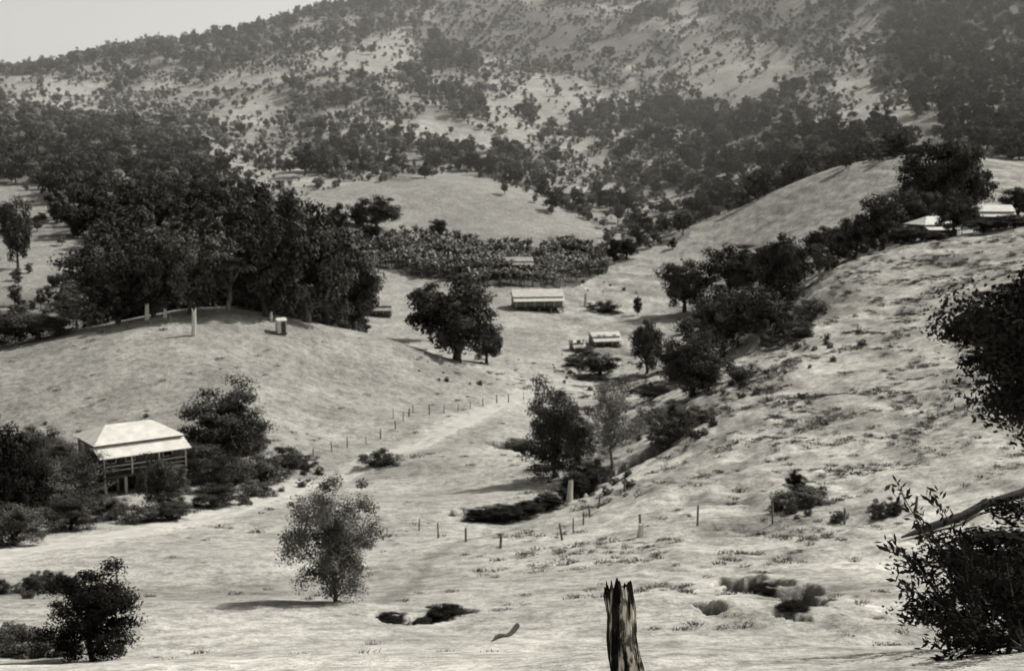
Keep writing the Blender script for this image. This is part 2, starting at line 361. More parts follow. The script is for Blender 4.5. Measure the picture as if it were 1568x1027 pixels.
T=[
('fig_tree','N',1060,608,106,118),('fig_tree','D',990,572,50,82),('gum_tree','D',1048,478,66,78),
('gum_tree','D',1118,462,80,84),('gum_tree','D',1196,472,76,112),('gum_tree','D',1108,545,92,104),('gum_tree','D',1168,525,80,86),
('shrub','B',1240,490,60,34),('shrub','B',1218,518,60,30),('shrub','B',1180,530,40,26),('gum_tree','G',1150,440,64,66),
('she_oak_tree','N',848,732,80,158),('she_oak_tree','N',884,702,52,76),('wattle_tree','P',938,716,92,132),
('shade_tree','D',700,553,135,125),('shade_tree','D',745,556,50,60),('shade_tree','G',660,522,60,90),
('wattle_tree','O',512,921,146,205),('dark_shrub','V',143,1012,125,165),('bush','B',30,1002,95,45),
('round_tree','D',518,364,33,52),('round_tree','D',576,352,62,50),('round_tree','D',671,366,25,30),('round_tree','D',568,370,26,26),
('round_tree','D',552,350,30,36),('shrub','D',884,388,42,16),('shrub','D',940,404,26,36),('shrub','D',960,396,36,30),('shrub','B',925,478,50,18),('shrub','D',976,482,12,28),
('shrub','D',920,575,54,34),('shrub','B',880,560,40,20),('shrub','B',896,545,30,16),
('bush','B',582,712,66,26),('bush','B',1228,772,75,30),('bush','B',1040,664,60,36),('bush','B',1015,680,50,26),('bush','B',1075,645,40,26),('bush','B',1140,582,50,26),
('bush','N',905,742,60,40),('bush','N',880,752,40,30),('bush','N',800,690,56,20),('bush','V',1005,607,74,15),  # last two: flat dark bushes standing in for tree shadows on the grass
('ditch_shade_bush','V',738,796,50,20),('ditch_shade_bush','V',775,797,56,26),('ditch_shade_bush','V',808,790,50,26),('ditch_shade_bush','V',838,780,46,26),('ditch_shade_bush','V',862,768,36,20),  # dark bushes added to stand in for shade inside the gully
('ditch_shade_bush','V',600,954,50,17),('ditch_shade_bush','V',682,951,66,28),('ditch_shade_bush','V',640,953,40,10),  # likewise added, supplying the dark shade of the foreground ditches
('hollow_shade_bush','V',1170,905,46,13),('hollow_shade_bush','V',1216,932,50,15),  # dark bushes added to give the eroded hollow its shade
('bush','V',1218,752,30,34),
]
for t in T: tree(*t)
TD=[
('gum_tree','D',540,0,85,112,219),('gum_tree','D',500,0,76,130,212),
('gum_tree','D',230,0,100,160,235),('gum_tree','D',310,0,120,165,240),('gum_tree','D',150,0,100,140,245),('gum_tree','D',32,0,40,105,330),('gum_tree','D',375,0,110,150,245),('gum_tree','D',430,0,110,160,235),
('shrub','D',60,0,90,40,186),('shrub','D',-20,0,120,56,184),
('gum_tree','D',1192,0,80,72,300),('gum_tree','D',1262,0,76,66,290),('gum_tree','D',1305,0,66,68,275),('gum_tree','D',1345,0,76,84,268),('gum_tree','D',1390,0,70,70,285),('shade_tree','D',1455,0,60,66,250),
('gum_tree','D',1430,0,100,118,300),('gum_tree','D',1470,0,80,104,304),('gum_tree','D',1400,0,70,98,300),('gum_tree','D',1550,0,50,44,290),
('shrub','D',1378,0,50,30,252),('shrub','D',1420,0,50,20,243),('shrub','D',1500,0,60,22,240),('shrub','D',1545,0,60,22,236),('shrub','D',1590,0,60,40,240),
]
for t in TD: tree(*t)
def brow(u):
    d=np.linspace(150,215,400); a,_=ray(u,500); g=ground(a*d,d); e=g/d; return float(d[np.argmax(e)])
for (u,w,h,k,o_) in [(470,130,190,'D',7),(408,95,140,'D',6),(350,80,112,'G',5),(292,96,122,'D',7),(236,84,110,'D',6),(180,84,104,'D',6),(118,60,76,'G',4)]:
    tree('gum_tree',k,u,0,w,h,brow(u)-o_)
for t in [('garden_tree','N',345,700,135,118),('garden_bush','N',300,735,90,60),('garden_bush','N',345,752,80,60),('garden_bush','B',400,735,70,45),('garden_bush','N',435,722,60,42),('garden_bush','B',465,718,40,22),
 ('garden_tree','N',248,775,70,84),('garden_bush','N',262,796,60,34),('garden_bush','N',130,765,110,75),('garden_bush','N',85,720,70,55),('garden_bush','N',60,790,110,90),('garden_bush','N',165,795,60,40),('garden_bush','N',110,810,80,60),
 ('dark_tree','V',-10,828,120,205),('dark_tree','V',30,800,90,130),('garden_bush','N',20,835,90,75),('garden_bush','N',320,700,60,40),('garden_bush','B',210,800,60,30),('garden_bush','B',65,690,60,40),('garden_bush','N',385,690,50,50),('garden_bush','B',30,700,60,40),('garden_bush','N',330,775,60,40),('garden_bush','B',390,760,60,30)]:
    tree(*t)
tree('dark_tree','W',1668,0,360,608,26.)
tree('dark_bush','V',1585,0,300,222,21.)
# ------------------------------------------------------------ scatter
def scatter(name,metas,pts,rotz,scl,idx,tilt=0.0):
    col=bpy.data.collections.new(name+'_kinds')
    for i,me in enumerate(metas):
        o=bpy.data.objects.new('%s_kind_%02d'%(name,i),me); col.objects.link(o)
    me=bpy.data.meshes.new(name); me.vertices.add(len(pts)); me.vertices.foreach_set('co',np.asarray(pts,np.float32).ravel())
    a=me.attributes.new('rot','FLOAT_VECTOR','POINT'); rv=np.zeros((len(pts),3),np.float32); rv[:,2]=rotz
    if tilt: rv[:,0]=rng.normal(size=len(pts))*tilt; rv[:,1]=rng.normal(size=len(pts))*tilt
    a.data.foreach_set('vector',rv.ravel())
    a=me.attributes.new('scl','FLOAT_VECTOR','POINT'); a.data.foreach_set('vector',np.asarray(scl,np.float32).ravel())
    a=me.attributes.new('idx','INT','POINT'); a.data.foreach_set('value',np.asarray(idx,np.int32))
    o=obj(name,me)
    ng=bpy.data.node_groups.new(name+'_gn','GeometryNodeTree')
    ng.interface.new_socket('Geometry',in_out='INPUT',socket_type='NodeSocketGeometry'); ng.interface.new_socket('Geometry',in_out='OUTPUT',socket_type='NodeSocketGeometry')
    N=ng.nodes; L=ng.links; gi=N.new('NodeGroupInput'); go=N.new('NodeGroupOutput')
    mp=N.new('GeometryNodeMeshToPoints'); ip=N.new('GeometryNodeInstanceOnPoints'); ci=N.new('GeometryNodeCollectionInfo')
    ci.inputs['Collection'].default_value=col; ci.inputs['Separate Children'].default_value=True; ci.inputs['Reset Children'].default_value=True
    def na(nm,dt):
        k=N.new('GeometryNodeInputNamedAttribute'); k.data_type=dt; k.inputs['Name'].default_value=nm; return k.outputs[0]
    L.new(gi.outputs[0],mp.inputs[0]); L.new(mp.outputs[0],ip.inputs['Points']); L.new(ci.outputs[0],ip.inputs['Instance'])
    ip.inputs['Pick Instance'].default_value=True
    L.new(na('idx','INT'),ip.inputs['Instance Index']); L.new(na('rot','FLOAT_VECTOR'),ip.inputs['Rotation']); L.new(na('scl','FLOAT_VECTOR'),ip.inputs['Scale'])
    L.new(ip.outputs[0],go.inputs[0])
    md=o.modifiers.new('scatter','NODES'); md.node_group=ng
    return o
fD=[make_tree('f_dark',10,8.5,.02,28,50,.46,1.5,.25,M_dark,M_barkd,200+i,lobes=.5)[0] for i in range(4)]
fM=[make_tree('f_mid',10,7,.08,24,44,.46,1.3,.2,M_mid,M_bark,210+i,lobes=.55)[0] for i in range(4)]
def recol(me,mat):
    m2=me.copy(); m2.materials[0]=mat; return m2
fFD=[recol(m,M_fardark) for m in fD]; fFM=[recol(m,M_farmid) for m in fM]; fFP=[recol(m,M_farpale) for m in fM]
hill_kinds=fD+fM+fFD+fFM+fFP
def wedge(Nn,y0,y1,k=.56,add=50):
    y=np.sqrt(rng.uniform(y0*y0,y1*y1,Nn)); x=rng.uniform(-1,1,Nn)*(k*y+add); return x,y
x,y=wedge(27000,226,1480); z=ground(x,y); u,v,fr,mt_,cl_,tm_,_c=cover(x,y,z)
nobld=~((abs(u-1460)<110)&(y<330))
ok=(rng.uniform(size=len(x))<fr)&nobld; x,y,z,u,v,fr=x[ok],y[ok],z[ok],u[ok],v[ok],fr[ok]
N_=len(x); h=4.0+8.5*rng.uniform(0,1,N_)**1.3; h=h*np.where(fr>.5,1.1,.85)
inA=inpoly(u,v,forestA)&(y<600); h=np.where(inA,rng.uniform(7,14,N_),h)
h=np.where((u<150)&(y<330),h*.45,h)
s=h/10; scl=np.stack([s*rng.uniform(.75,1.3,N_),s*rng.uniform(.75,1.3,N_),s],1)
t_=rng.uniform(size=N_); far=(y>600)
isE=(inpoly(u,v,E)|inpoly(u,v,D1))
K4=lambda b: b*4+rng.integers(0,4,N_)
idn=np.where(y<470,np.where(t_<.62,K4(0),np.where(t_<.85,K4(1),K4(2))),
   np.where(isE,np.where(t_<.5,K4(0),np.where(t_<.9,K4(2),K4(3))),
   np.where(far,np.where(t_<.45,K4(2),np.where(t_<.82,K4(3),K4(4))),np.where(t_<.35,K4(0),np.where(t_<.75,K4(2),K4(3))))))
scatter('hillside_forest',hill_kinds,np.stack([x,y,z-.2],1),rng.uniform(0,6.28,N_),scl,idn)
x,y=wedge(120000,226,1400); z=ground(x,y); u,v,fr,mt_,cl_,tm_,_c=cover(x,y,z)
pz=np.where(mt_,np.clip(.42+fbm(x/22,y/26,71,3)*1.1,0,1),0)*np.where(cl_,.3,1)*np.where(fr>.7,.35,1)
pz=np.where(_c,.05,pz)
ok=rng.uniform(size=len(x))<pz; x,y,z,u=x[ok],y[ok],z[ok],u[ok]; N_=len(x)
s=.10+.38*rng.uniform(0,1,N_)**1.5; scl=np.stack([s*1.4,s*1.4,s],1)
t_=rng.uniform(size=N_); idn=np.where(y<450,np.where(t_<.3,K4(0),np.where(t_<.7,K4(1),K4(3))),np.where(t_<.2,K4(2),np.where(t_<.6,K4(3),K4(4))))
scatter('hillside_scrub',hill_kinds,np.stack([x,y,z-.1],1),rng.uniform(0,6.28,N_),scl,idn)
def banana_me(seed):
    r=np.random.default_rng(seed); vs=[];qs=[];mi=[];b=0
    v,q=tube([[0,0,-.1],[.03,0,1],[0,.03,2.0]],[.16,.13,.08],6); vs.append(v);qs.append(q);mi+= [1]*len(q); b=len(v)
    for k in range(8):
        w=6.28*k/8+r.uniform(-.3,.3); L=r.uniform(1.5,2.5); el=r.uniform(.7,1.45); dirx=np.array([math.cos(w),math.sin(w),0]); side=np.array([-math.sin(w),math.cos(w),0])
        n=7; p=np.array([0,0,1.9]); e=el; vv=[]
        for i in range(n+1):
            wd=.28*math.sin(math.pi*min(1,(i+.4)/(n+.6)))**.6
            vv+= [p-side*wd+[0,0,-.08],p+side*wd+[0,0,-.08]]
            p=p+(dirx*math.cos(e)+np.array([0,0,math.sin(e)]))*L/n; e-=r.uniform(.1,.26)
        qs.append(np.array([(2*i,2*i+1,2*i+3,2*i+2) for i in range(n)])+b); vs.append(np.array(vv)); mi+=[0]*n; b+=len(vv)
    return mesh_np('banana_plant',np.concatenate(vs),np.concatenate(qs),[M_ban,M_bark],mi)
x,y=wedge(12000,300,460,.2,40); z=ground(x,y); u,v=project(x,y,z)
u_=u+fbm(x/9,y/9,75,2)*22; v_=v+fbm(x/9,y/9,76,2)*10
ok=inpoly(u_,v_,banana)&(y>325)&(rng.uniform(size=len(x))<np.clip(.8+fbm(x/8,y/8,77,2)*1.5,0,1)); x,y,z=x[ok],y[ok],z[ok]; N_=len(x)
s=rng.uniform(.6,1.5,N_); scatter('banana_plantation',[banana_me(i) for i in range(4)],np.stack([x,y,z],1),rng.uniform(0,6.28,N_),np.stack([s,s,s],1),rng.integers(0,4,N_))
def tuft(seed,nb,mat):
    r=np.random.default_rng(seed); vs=[]
    for k in range(nb):
        w=r.uniform(0,6.28); p=np.array([math.cos(w),math.sin(w),0])*r.uniform(0,1)**.6*.9; tip=p*1.15+[r.normal()*.16,r.normal()*.16,r.uniform(.12,.5)*(1.1-np.linalg.norm(p)*.6)]; a2=r.uniform(0,6.28); s=np.array([-math.sin(a2),math.cos(a2),0])*.06
        vs+=[p-s,p+s,tip+s*.2,tip-s*.2]
    return mesh_np('tussock',np.array(vs),np.arange(nb*4).reshape(-1,4),[mat])
x,y=wedge(90000,14,250,.46,6); z=ground(x,y); u,v=project(x,y,z)
side=np.clip((x-(0.02*y-6))/12,0,1)
pp=(.012+.42*side)*np.clip(.1+fbm(x/5,y/5,81,3)*2.2+fbm(z*1.4,(x+y)/8,83,2)*1.0,0,1)+.02*np.clip(fbm(x/7,y/7,85,2)*3-.4,0,1)
rd=dist_poly(x,y,road_pl)
ok=(rng.uniform(size=len(x))<pp)&(rd>2.2); x,y,z,side=x[ok],y[ok],z[ok],side[ok]; N_=len(x)
s=rng.uniform(.14,.6,N_)*np.clip(.30+y/115,.4,1.5)
M_tuf2=leafmat('green_tussock',.07,.15)
scatter('grass_tussocks',[tuft(i,60,M_grass) for i in range(3)]+[tuft(i+5,80,M_tuf2) for i in range(3)],np.stack([x,y,z-.02],1),rng.uniform(0,6.28,N_),np.stack([s*1.2,s*1.2,s*.8],1),rng.integers(0,6,N_),.12)
seeds=[(1228,772,45,14,12),(1100,590,90,25,30),(1030,655,60,22,40),(90,720,120,60,30),(380,740,90,30,30),(60,1000,60,20,10),(1250,520,60,25,24),(880,560,60,30,24),(930,430,70,30,16),(690,575,60,12,6),(1330,790,120,8,8),(905,735,50,16,26),(60,905,90,12,26),(960,610,60,14,10)]
wx=[];wy=[]
for (su,sv,du,dv,k) in seeds:
    for i in range(k):
        hx,hy,_=hit(su+rng.normal()*du*.6,sv+rng.normal()*dv*.6); wx.append(hx);wy.append(hy)
wx=np.array(wx);wy=np.array(wy);wz=ground(wx,wy);N_=len(wx);s=rng.uniform(.08,.30,N_)
bm_=[p[0] for p in protoB]
scatter('low_shrubs',bm_,np.stack([wx,wy,wz-.05],1),rng.uniform(0,6.28,N_),np.stack([s,s,s*1.0],1),rng.integers(0,4,N_))
# ------------------------------------------------------------ road
def ribbon(name,pl,width,mat,off=.05):
    pl=np.array(pl); seg=np.hypot(*np.diff(pl,axis=0).T); cum=np.concatenate([[0],np.cumsum(seg)]); S=np.arange(0,cum[-1],.5)
    px=np.interp(S,cum,pl[:,0]);py=np.interp(S,cum,pl[:,1])
    k=np.ones(17)/17; px=np.convolve(np.pad(px,8,'edge'),k,'valid');py=np.convolve(np.pad(py,8,'edge'),k,'valid')
    tx=np.gradient(px);ty=np.gradient(py);l=np.hypot(tx,ty);nx,ny=-ty/l,tx/l
    m=9; vs=[]
    wl=width/2*(1+.7*fbm(S/2.5,S*0,91,3)); wr=width/2*(1+.7*fbm(S/2.5,S*0+5,93,3))
    for j in range(m):
        t=j/(m-1)*2-1; w=np.where(t<0,wl,wr)*t; xx=px+nx*w;yy=py+ny*w
        # the grassy crown between the wheel ruts rises through the bare dirt in places
        dip=.0 if abs(t)>.3 else .06
        vs.append(np.stack([xx,yy,ground(xx,yy)+off-dip*np.clip(.6+fbm(S/3,S*0+9,95,2)*1.5,0,1.4)-(.07 if abs(t)>.95 else 0)],1))
    vs=np.stack(vs,1); n1=len(S); id_=np.arange(n1*m).reshape(n1,m)
    q=np.stack([id_[:-1,:-1],id_[:-1,1:],id_[1:,1:],id_[1:,:-1]],-1).reshape(-1,4)
    return obj(name,mesh_np(name,vs.reshape(-1,3),q,[mat],smooth=True))
ribbon('dirt_road',road_pl,2.8,M_road,.06)
# ------------------------------------------------------------ buildings
def part(parent,name,vs,fs,mat):
    me=bpy.data.meshes.new(name); me.from_pydata([tuple(v) for v in vs],[],fs); me.materials.append(mat); me.update()
    return obj(name,me,parent)
def boxes(parent,name,lst,mat):
    vs=[];fs=[]
    for (cx,cy,cz,sx,sy,sz) in lst:
        b=len(vs)
        for dz in (-.5,.5):
            for dx,dy in ((-.5,-.5),(.5,-.5),(.5,.5),(-.5,.5)): vs.append((cx+dx*sx,cy+dy*sy,cz+dz*sz))
        fs+=[(b,b+3,b+2,b+1),(b+4,b+5,b+6,b+7),(b,b+1,b+5,b+4),(b+1,b+2,b+6,b+5),(b+2,b+3,b+7,b+6),(b+3,b,b+4,b+7)]
    return part(parent,name,vs,fs,mat)
def house(name,loc,rot,L,W,st,wh,rh,ov=.5,hip=True,ver=1.8,mroof=M_roof,mwall=M_wall,mpost=M_white,ridge=.85,skirt=False):
    e=bpy.data.objects.new(name,None); root.objects.link(e); e.location=loc; e.rotation_euler=(0,0,rot)
    z0=st; z1=st+wh
    boxes(e,'walls',[(0,0,(z0+z1)/2,L,W,wh)],mwall)
    if skirt: boxes(e,'underfloor_battens',[(0,W*.1,(z0-1.2)/2-.1,L*.94,W*.70,z0+.8)],M_woodd)
    boxes(e,'floor',[(0,-ver/2,z0-.12,L+.2,W+ver+.2,.2)],M_woodd)
    ox,oy=L/2+ov,W/2+ov; rx=(L/2-W/2*ridge) if hip else L/2+ov
    rx=max(rx,.4)
    v=[(-ox,-oy,z1),(ox,-oy,z1),(ox,oy,z1),(-ox,oy,z1),(-rx,0,z1+rh),(rx,0,z1+rh)]
    part(e,'roof',v,[(0,1,5,4),(2,3,4,5),(1,2,5),(3,0,4),(3,2,1,0)],mroof)
    if ver:
        vz=z1-.22; y0=-W/2-.02; y1=-W/2-ver-.35; dz=.75
        v=[(-ox,y0,vz),(ox,y0,vz),(ox,y1,vz-dz),(-ox,y1,vz-dz),(-ox,y0,vz-.06),(ox,y0,vz-.06),(ox,y1,vz-dz-.06),(-ox,y1,vz-dz-.06)]
        part(e,'verandah_roof',v,[(0,3,2,1),(4,5,6,7),(0,1,5,4),(1,2,6,5),(2,3,7,6),(3,0,4,7)],mroof)
        n=max(3,int(L/2.2)); xs=[-L/2+.1+(L-.2)*i/n for i in range(n+1)]
        boxes(e,'verandah_posts',[(xx,-W/2-ver,(z0+vz-dz)/2,.12,.12,vz-dz-z0) for xx in xs],mpost)
        boxes(e,'verandah_rail',[(0,-W/2-ver-.003,z0+.95,L-.1,.07,.08),(0,-W/2-ver-.003,z0+.5,L-.1,.05,.06)],mpost)
    boxes(e,'stumps',[(xx,yy,(z0-1.7)/2,.24,.24,z0+1.3) for xx in np.linspace(-L/2+.2,L/2-.2,5) for yy in np.linspace(-W/2-max(ver,0)+.2,W/2-.2,4)],M_wood if mpost is M_white else M_woodd)
    wins=[];fr=[]
    if L>2:
        for xx in np.linspace(-L/2+1.3,L/2-1.3,4)[[0,1,3]]:
            wins.append((xx,-W/2-.02,z0+1.5,.8,.06,1.2)); fr.append((xx,-W/2-.01,z0+1.5,1.0,.04,1.4)); wins.append((xx,W/2+.02,z0+1.5,.8,.06,1.2))
        for yy in (-W/4,W/4):
            for sgn in (-1,1): wins.append((sgn*(L/2+.03),yy,z0+1.5,.06,.8,1.2)); fr.append((sgn*(L/2+.01),yy,z0+1.5,.04,1.,1.4))
        boxes(e,'window_frames',fr,mpost); boxes(e,'windows',wins,M_glass)
    boxes(e,'door',[(L*.14,-W/2-.03,z0+min(1.03,wh*.46),min(.85,L*.5),.06,min(2.05,wh*.9))],M_woodd)
    if st>.8:
        k=int(st/.2)+1; boxes(e,'steps',[(L*.14,-W/2-ver-.2-.24*i,z0-.2*i-.15,1.1,.26,.05) for i in range(k)],M_wood)
    return e
x,y,z=hit(200,742); house('farm_house',(x,y,z),math.radians(36),8.2,6.0,2.3,2.8,1.25,.4,True,1.7,M_roof,M_woodd,M_white,.62,True)
def tank(loc,r=1.0,h=1.9):
    e=bpy.data.objects.new('water_tank',None); root.objects.link(e); e.location=loc
    v,q=tube([[0,0,.9],[0,0,.9+h],[0,0,1.15+h]],[r,r,.05],22); part(e,'tank_body',v,[tuple(int(i) for i in f) for f in q],M_roof2)
    boxes(e,'tank_stand',[(0,0,.84,2*r,2*r,.1)]+[(sx*r*.8,sy*r*.8,.2,.15,.15,1.15) for sx in(-1,1) for sy in(-1,1)],M_wood)
x,y,z=hit(292,722); tank((x,y,z),.8,1.6)
x,y,z=hit(822,472); house('homestead',(x,y,z),math.radians(8),12.5,5.6,.7,2.6,1.7,.4,False,1.8)
x,y,z=hit(925,528); house('farm_shed',(x,y,z),math.radians(14),6.2,3.4,.3,1.9,.8,.3,False,1.2)
x,y,z=hit(883,536); house('small_hut',(x,y,z),math.radians(20),2.6,2.2,.2,1.6,.6,.2,False,.6)
x,y,z=hit(582,482,225); house('small_cottage',(x,y,z),math.radians(5),5.5,4,.4,2.0,1.1,.3,False,1.2,M_roof2)
x,y,z=hit(793,420); house('packing_shed',(x,y,z+.6),math.radians(5),8.2,4,1.,2.4,1.1,.3,False,1.2,M_roof2)
x,y,z=at(1420,258); house('hillside_house',(x,y,z-.2),math.radians(20),8,6,.9,2.6,1.6,.5,True,1.6,M_roof,M_woodd,M_woodd)
x,y,z=at(1512,258); house('hillside_house',(x,y,z+.2),math.radians(-5),6.5,5,1.2,2.6,1.3,.4,False,1.4,M_roof,M_woodd,M_woodd)
x,y,z=at(430,brow(430)-16); house('outhouse',(x,y,z),math.radians(30),1.4,1.3,.1,2.0,.4,.1,False,0,M_roof,M_white)
# ------------------------------------------------------------ dead trunks, posts, fences
def trunk_post(name,x,y,z,h,r,mat,lean=(0,0),seg=14,rows=10,jag=.15):
    vs=[];fs=[]; ph=random.uniform(0,6)
    for j in range(rows+1):
        t=j/rows
        for k in range(seg):
            w=2*math.pi*k/seg; rr=r*(1.25-.4*t)*(1+.12*math.sin(3*w+ph)+.07*math.sin(7*w+2*ph+t*2)); zz=-.3+t*(h+.3)
            if j==rows: zz+=jag*h*math.sin(2*w+ph)+random.uniform(-.05,.05)*h*jag*4
            vs.append((rr*math.cos(w)+lean[0]*t,rr*math.sin(w)+lean[1]*t,zz))
    for j in range(rows):
        for k in range(seg): k2=(k+1)%seg; fs.append((j*seg+k,j*seg+k2,(j+1)*seg+k2,(j+1)*seg+k))
    b=len(vs); vs.append((lean[0],lean[1],h*.9))
    for k in range(seg): fs.append((rows*seg+k,rows*seg+(k+1)%seg,b))
    me=bpy.data.meshes.new(name); me.from_pydata(vs,[],fs); me.materials.append(mat); o=obj(name,me); o.location=(x,y,z); return o
M_palew=simple('bleached_wood',.46,.68,5,.4,(1,1,.2))
for (u,v,hp,wp) in [(297,514,40,7),(225,490,24,6),(252,486,14,5),(872,768,34,8),(979,822,22,9),(896,470,20,4),(415,492,14,4)]:
    x,y,z=hit(u,v); trunk_post('dead_tree_trunk',x,y,z,hp/F*y,wp/F*y/2,M_palew,(.1,0),jag=.07)
def fence(name,pts,step=3.2,ht=1.25):
    pl=np.array([hit(u,v)[:2] for u,v in pts]); e=bpy.data.objects.new(name,None); root.objects.link(e)
    seg=np.hypot(*np.diff(pl,axis=0).T); cum=np.concatenate([[0],np.cumsum(seg)]); S=np.arange(0,cum[-1],step)
    vs=[];qs=[];b=0; tops=[]
    for s in S:
        s=s+random.uniform(-.5,.5); x=float(np.interp(s,cum,pl[:,0]));y=float(np.interp(s,cum,pl[:,1]));z=float(ground(x,y)); h=ht*random.uniform(.75,1.2); l=[random.gauss(0,.07),random.gauss(0,.07)]
        r=random.uniform(.05,.09); v,q=tube([[x,y,z-.3],[x+l[0],y+l[1],z+h],[x+l[0],y+l[1],z+h+.03]],[r*1.1,r*.9,.01],6); vs.append(v);qs.append(q+b);b+=len(v); tops.append((x,y,z))
    o=obj('posts',mesh_np('posts',np.concatenate(vs),np.concatenate(qs),[M_fence]),e)
    vs=[];qs=[];b=0
    for hh in (.45,.8,1.1):
        v,q=tube([[a,c,d+hh] for a,c,d in tops],[.006]*len(tops),4); vs.append(v);qs.append(q+b);b+=len(v)
    obj('wires',mesh_np('wires',np.concatenate(vs),np.concatenate(qs),[M_woodd]),e)
M_fence=simple('fence_timber',.08,.22,6,.3,(1,1,.2))
fence('post_and_wire_fence',[(600,642),(680,632),(760,618),(840,606)],4.2)
fence('post_and_wire_fence',[(480,700),(560,680),(610,655),(640,625)],4.5)
fence('post_and_wire_fence',[(980,812),(1100,800),(1220,800),(1340,796),(1480,760)],4.2,1.1)
fence('post_and_wire_fence',[(640,812),(760,840),(860,830),(920,770),(1000,735)],5,1.1)
fence('post_and_wire_fence',[(130,510),(220,500),(300,497)],3.2)
def stump():
    m,nt,b=newmat('charred_stump_wood')
    c1,n1=ramp_noise(nt,10,.012,.66,detail=5,stretch=(1,1,.10),p0=.51,p1=.58)
    c2,n2=ramp_noise(nt,5,.15,1.0,detail=6,p0=.44,p1=.5,stretch=(1,1,.5))
    nt.links.new(mul(nt,c1.outputs[0],c2.outputs[0]),b.inputs['Base Color'])
    bp=nt.nodes.new('ShaderNodeBump'); bp.inputs['Strength'].default_value=.9; bp.inputs['Distance'].default_value=.02; nt.links.new(n1.outputs[0],bp.inputs['Height']); nt.links.new(bp.outputs[0],b.inputs['Normal'])
    seg,rows=90,60; d=12.; a,s=ray(945,900); x,y=a*d,d; zt=s*d; zg=float(ground(x+.1,y)); H=zt-zg+.3
    W_,T_=np.meshgrid(np.linspace(0,2*np.pi,seg,endpoint=False),np.linspace(0,1,rows+1))
    gro=fbm(W_*5.1,T_*4.2,101,4)*.16+.05*np.sin(3*W_+1)
    r=(.130+.045*(1-T_))*(1+gro)
    topn=.06*np.sin(W_+2.6)+.05*np.sin(3*W_+.5)+fbm(W_*6,W_*0,105,3)*.10
    zz=-.3+T_*(H+topn)
    XX=r*np.cos(W_)+.19*(1-T_)-.01+.012*np.sin(T_*9);YY=r*np.sin(W_)
    vs=list(np.stack([XX,YY,zz],-1).reshape(-1,3)); id_=np.arange(seg*(rows+1)).reshape(rows+1,seg)
    fs=[(int(id_[j,k]),int(id_[j,(k+1)%seg]),int(id_[j+1,(k+1)%seg]),int(id_[j+1,k])) for j in range(rows) for k in range(seg)]
    bb=len(vs)
    for k in range(seg):
        p=vs[int(id_[rows,k])]; vs.append(np.array([p[0]*.55,p[1]*.55,p[2]-.10+.03*math.sin(k)]))
    c=len(vs); vs.append(np.array([0,0,H-.45]))
    for k in range(seg):
        k2=(k+1)%seg; fs.append((int(id_[rows,k]),int(id_[rows,k2]),bb+k2,bb+k)); fs.append((bb+k,bb+k2,c))
    me=bpy.data.meshes.new('charred_stump'); me.from_pydata([tuple(map(float,v)) for v in vs],[],fs); me.materials.append(m); o=obj('charred_stump',me); o.location=(x,y,zg)
stump()
def log(name,u0,v0,u1,v1,r,mat,lift=.1):
    p0=np.array(hit(u0,v0));p1=np.array(hit(u1,v1)); pts=[];rad=[]
    for t in np.linspace(0,1,9):
        p=p0+(p1-p0)*t; p[2]=float(ground(p[0],p[1]))+r*.7+lift*t+.04*math.sin(9*t); pts.append(p); rad.append(r*(.6+.5*t)*(1+.1*math.sin(7*t)))
    rad[0]*=.3; v,q=tube(pts,rad,10); obj(name,mesh_np(name,v,q,[mat],smooth=True))
M_char=simple('charred_log_wood',.015,.05,6,.4,(1,1,1))
log('fallen_log',1380,828,1620,752,.28,M_char,.5)
log('fallen_log',755,982,792,962,.08,M_char,.03)
def sapling(name,u0,d,tips,seed):
    r=np.random.default_rng(seed); bx,by,bz=at(u0,d); B=np.array([bx,by,bz]); vs=[];qs=[];mi=[];b=0; LC=[];LT=[]
    for (tu,tv) in tips:
        dd=d+r.uniform(-.8,.8); a,s=ray(tu,tv); Tp=np.array([a*dd,dd,s*dd])
        mid=B*.45+Tp*.55+[r.normal()*.1,r.normal()*.1,.25]; path=[]
        for t in np.linspace(0,1,12): path.append((1-t)**2*B+2*t*(1-t)*mid+t*t*Tp)
        path=np.array(path); v,q=tube(path,np.linspace(.016,.004,12),5); vs.append(v);qs.append(q+b);b+=len(v);mi+=[1]*len(q)
        for t in np.linspace(.3,1,20):
            p=(1-t)**2*B+2*t*(1-t)*mid+t*t*Tp; tg=(Tp-B)/np.linalg.norm(Tp-B)
            for s_ in range(5):
                dv=tg*.6+r.normal(size=3)*.55; dv/=np.linalg.norm(dv); L=r.uniform(.08,.17); LC.append(p+r.normal(size=3)*.05+dv*L*.5); LT.append((dv,L))
    V_=[]
    for c,(dv,L) in zip(LC,LT):
        sd=np.cross(dv,r.normal(size=3)); sd/=np.linalg.norm(sd); V_+=[c-dv*L*.5,c-sd*L*.17,c+dv*L*.5,c+sd*L*.17]
    vs.append(np.array(V_)); n4=len(LC); qs.append(np.arange(n4*4).reshape(-1,4)+b); mi+=[0]*n4
    obj(name,mesh_np(name,np.concatenate(vs),np.concatenate(qs),[M_vdark,M_barkd],mi))
sapling('leafy_sapling',1540,15.,[(1375,745),(1430,762),(1360,835),(1400,865),(1380,900),(1440,850),(1395,940),(1480,840),(1420,985),(1460,900),(1520,850),(1410,800)],5)
sapling('leafy_sapling',1600,14.,[(1500,860),(1540,850),(1450,950),(1490,900),(1560,860),(1520,900),(1470,990),(1540,930),(1500,1000),(1560,960),(1440,1010)],8)
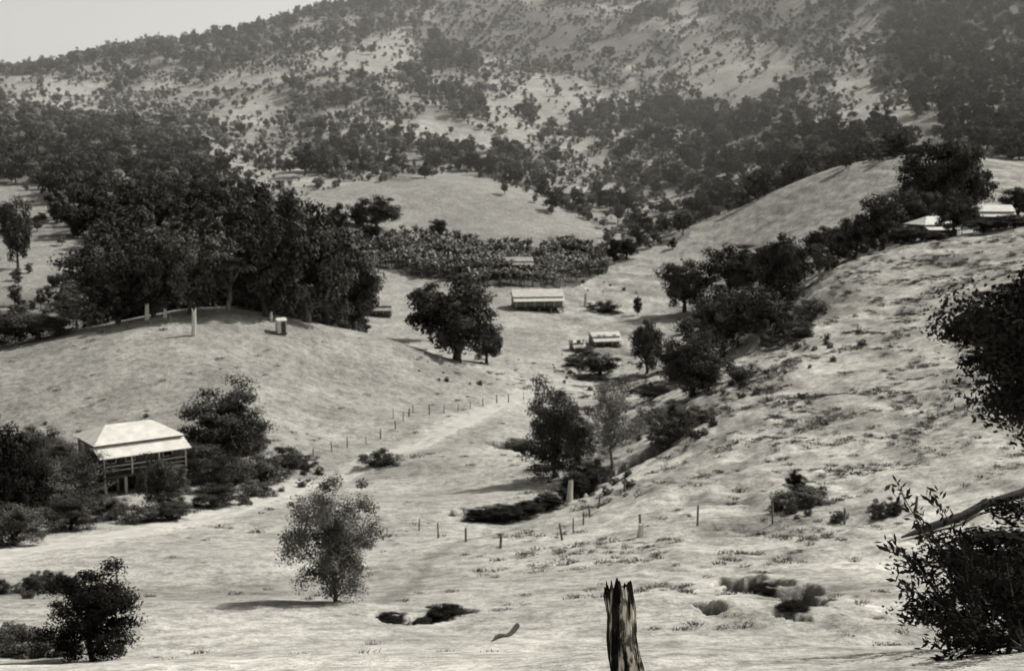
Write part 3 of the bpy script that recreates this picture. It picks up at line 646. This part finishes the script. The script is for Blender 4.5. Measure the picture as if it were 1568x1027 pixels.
# ------------------------------------------------------------ thin haze filling the air over the far hills (real volume)
hm=bpy.data.materials.new('valley_haze'); hm.use_nodes=True; nt=hm.node_tree; nt.nodes.remove(nt.nodes['Principled BSDF'])
vs_=nt.nodes.new('ShaderNodeVolumeScatter'); vs_.inputs['Color'].default_value=(1,.985,.92,1); vs_.inputs['Density'].default_value=.00042; vs_.inputs['Anisotropy'].default_value=.0
nt.links.new(vs_.outputs[0],nt.nodes['Material Output'].inputs['Volume'])
hx,hy0,hy1,hz0,hz1=1900,430,2150,-90,520
hv=[(sx_*hx,yy,zz) for zz in (hz0,hz1) for (sx_,yy) in ((-1,hy0),(1,hy0),(1,hy1),(-1,hy1))]
hme=bpy.data.meshes.new('haze'); hme.from_pydata(hv,[],[(0,3,2,1),(4,5,6,7),(0,1,5,4),(1,2,6,5),(2,3,7,6),(3,0,4,7)]); hme.materials.append(hm); obj('haze',hme)
# ------------------------------------------------------------ light, sky, camera
el=math.radians(43); az=math.radians(36)
S=Vector((math.cos(el)*math.cos(az),math.cos(el)*math.sin(az),math.sin(el)))
sl=bpy.data.lights.new('sun','SUN'); sl.energy=5.0; sl.angle=math.radians(.5); sl.color=(1,.975,.92)
so=bpy.data.objects.new('sun',sl); root.objects.link(so); so.rotation_euler=S.to_track_quat('Z','Y').to_euler()
w=bpy.data.worlds.new('World'); scn.world=w; w.use_nodes=True; nt=w.node_tree; bg=nt.nodes['Background']
sky=nt.nodes.new('ShaderNodeTexSky'); sky.sky_type='NISHITA'; sky.sun_disc=False; sky.sun_elevation=el; sky.sun_rotation=math.atan2(S.x,S.y); sky.dust_density=3
bw=nt.nodes.new('ShaderNodeRGBToBW'); mx=nt.nodes.new('ShaderNodeMix'); mx.data_type='RGBA'; mx.blend_type='MULTIPLY'; mx.inputs[0].default_value=1; mx.inputs[7].default_value=(1,.985,.92,1)
tc=nt.nodes.new('ShaderNodeTexCoord'); sx=nt.nodes.new('ShaderNodeSeparateXYZ'); mr=nt.nodes.new('ShaderNodeMapRange')
mr.inputs[1].default_value=.08; mr.inputs[2].default_value=.35; mr.inputs[3].default_value=1.9; mr.inputs[4].default_value=.8
nt.links.new(tc.outputs['Generated'],sx.inputs[0]); nt.links.new(sx.outputs[2],mr.inputs[0])
m2=nt.nodes.new('ShaderNodeMath'); m2.operation='MULTIPLY'
nt.links.new(sky.outputs[0],bw.inputs[0]); nt.links.new(bw.outputs[0],m2.inputs[0]); nt.links.new(mr.outputs[0],m2.inputs[1]); nt.links.new(m2.outputs[0],mx.inputs[6]); nt.links.new(mx.outputs[2],bg.inputs[0]); bg.inputs[1].default_value=.13
cam=bpy.data.cameras.new('camera'); co=bpy.data.objects.new('camera',cam); root.objects.link(co); co.location=(0,0,0)
co.rotation_euler=(math.pi/2-PITCH,0,0); cam.sensor_width=36; cam.lens=36*F/1568; cam.clip_start=.1; cam.clip_end=6000
cam.dof.use_dof=True; cam.dof.focus_distance=9.0; cam.dof.aperture_fstop=3.6
scn.camera=co
scn.view_settings.view_transform='Standard'; scn.view_settings.look='None'; scn.view_settings.exposure=0
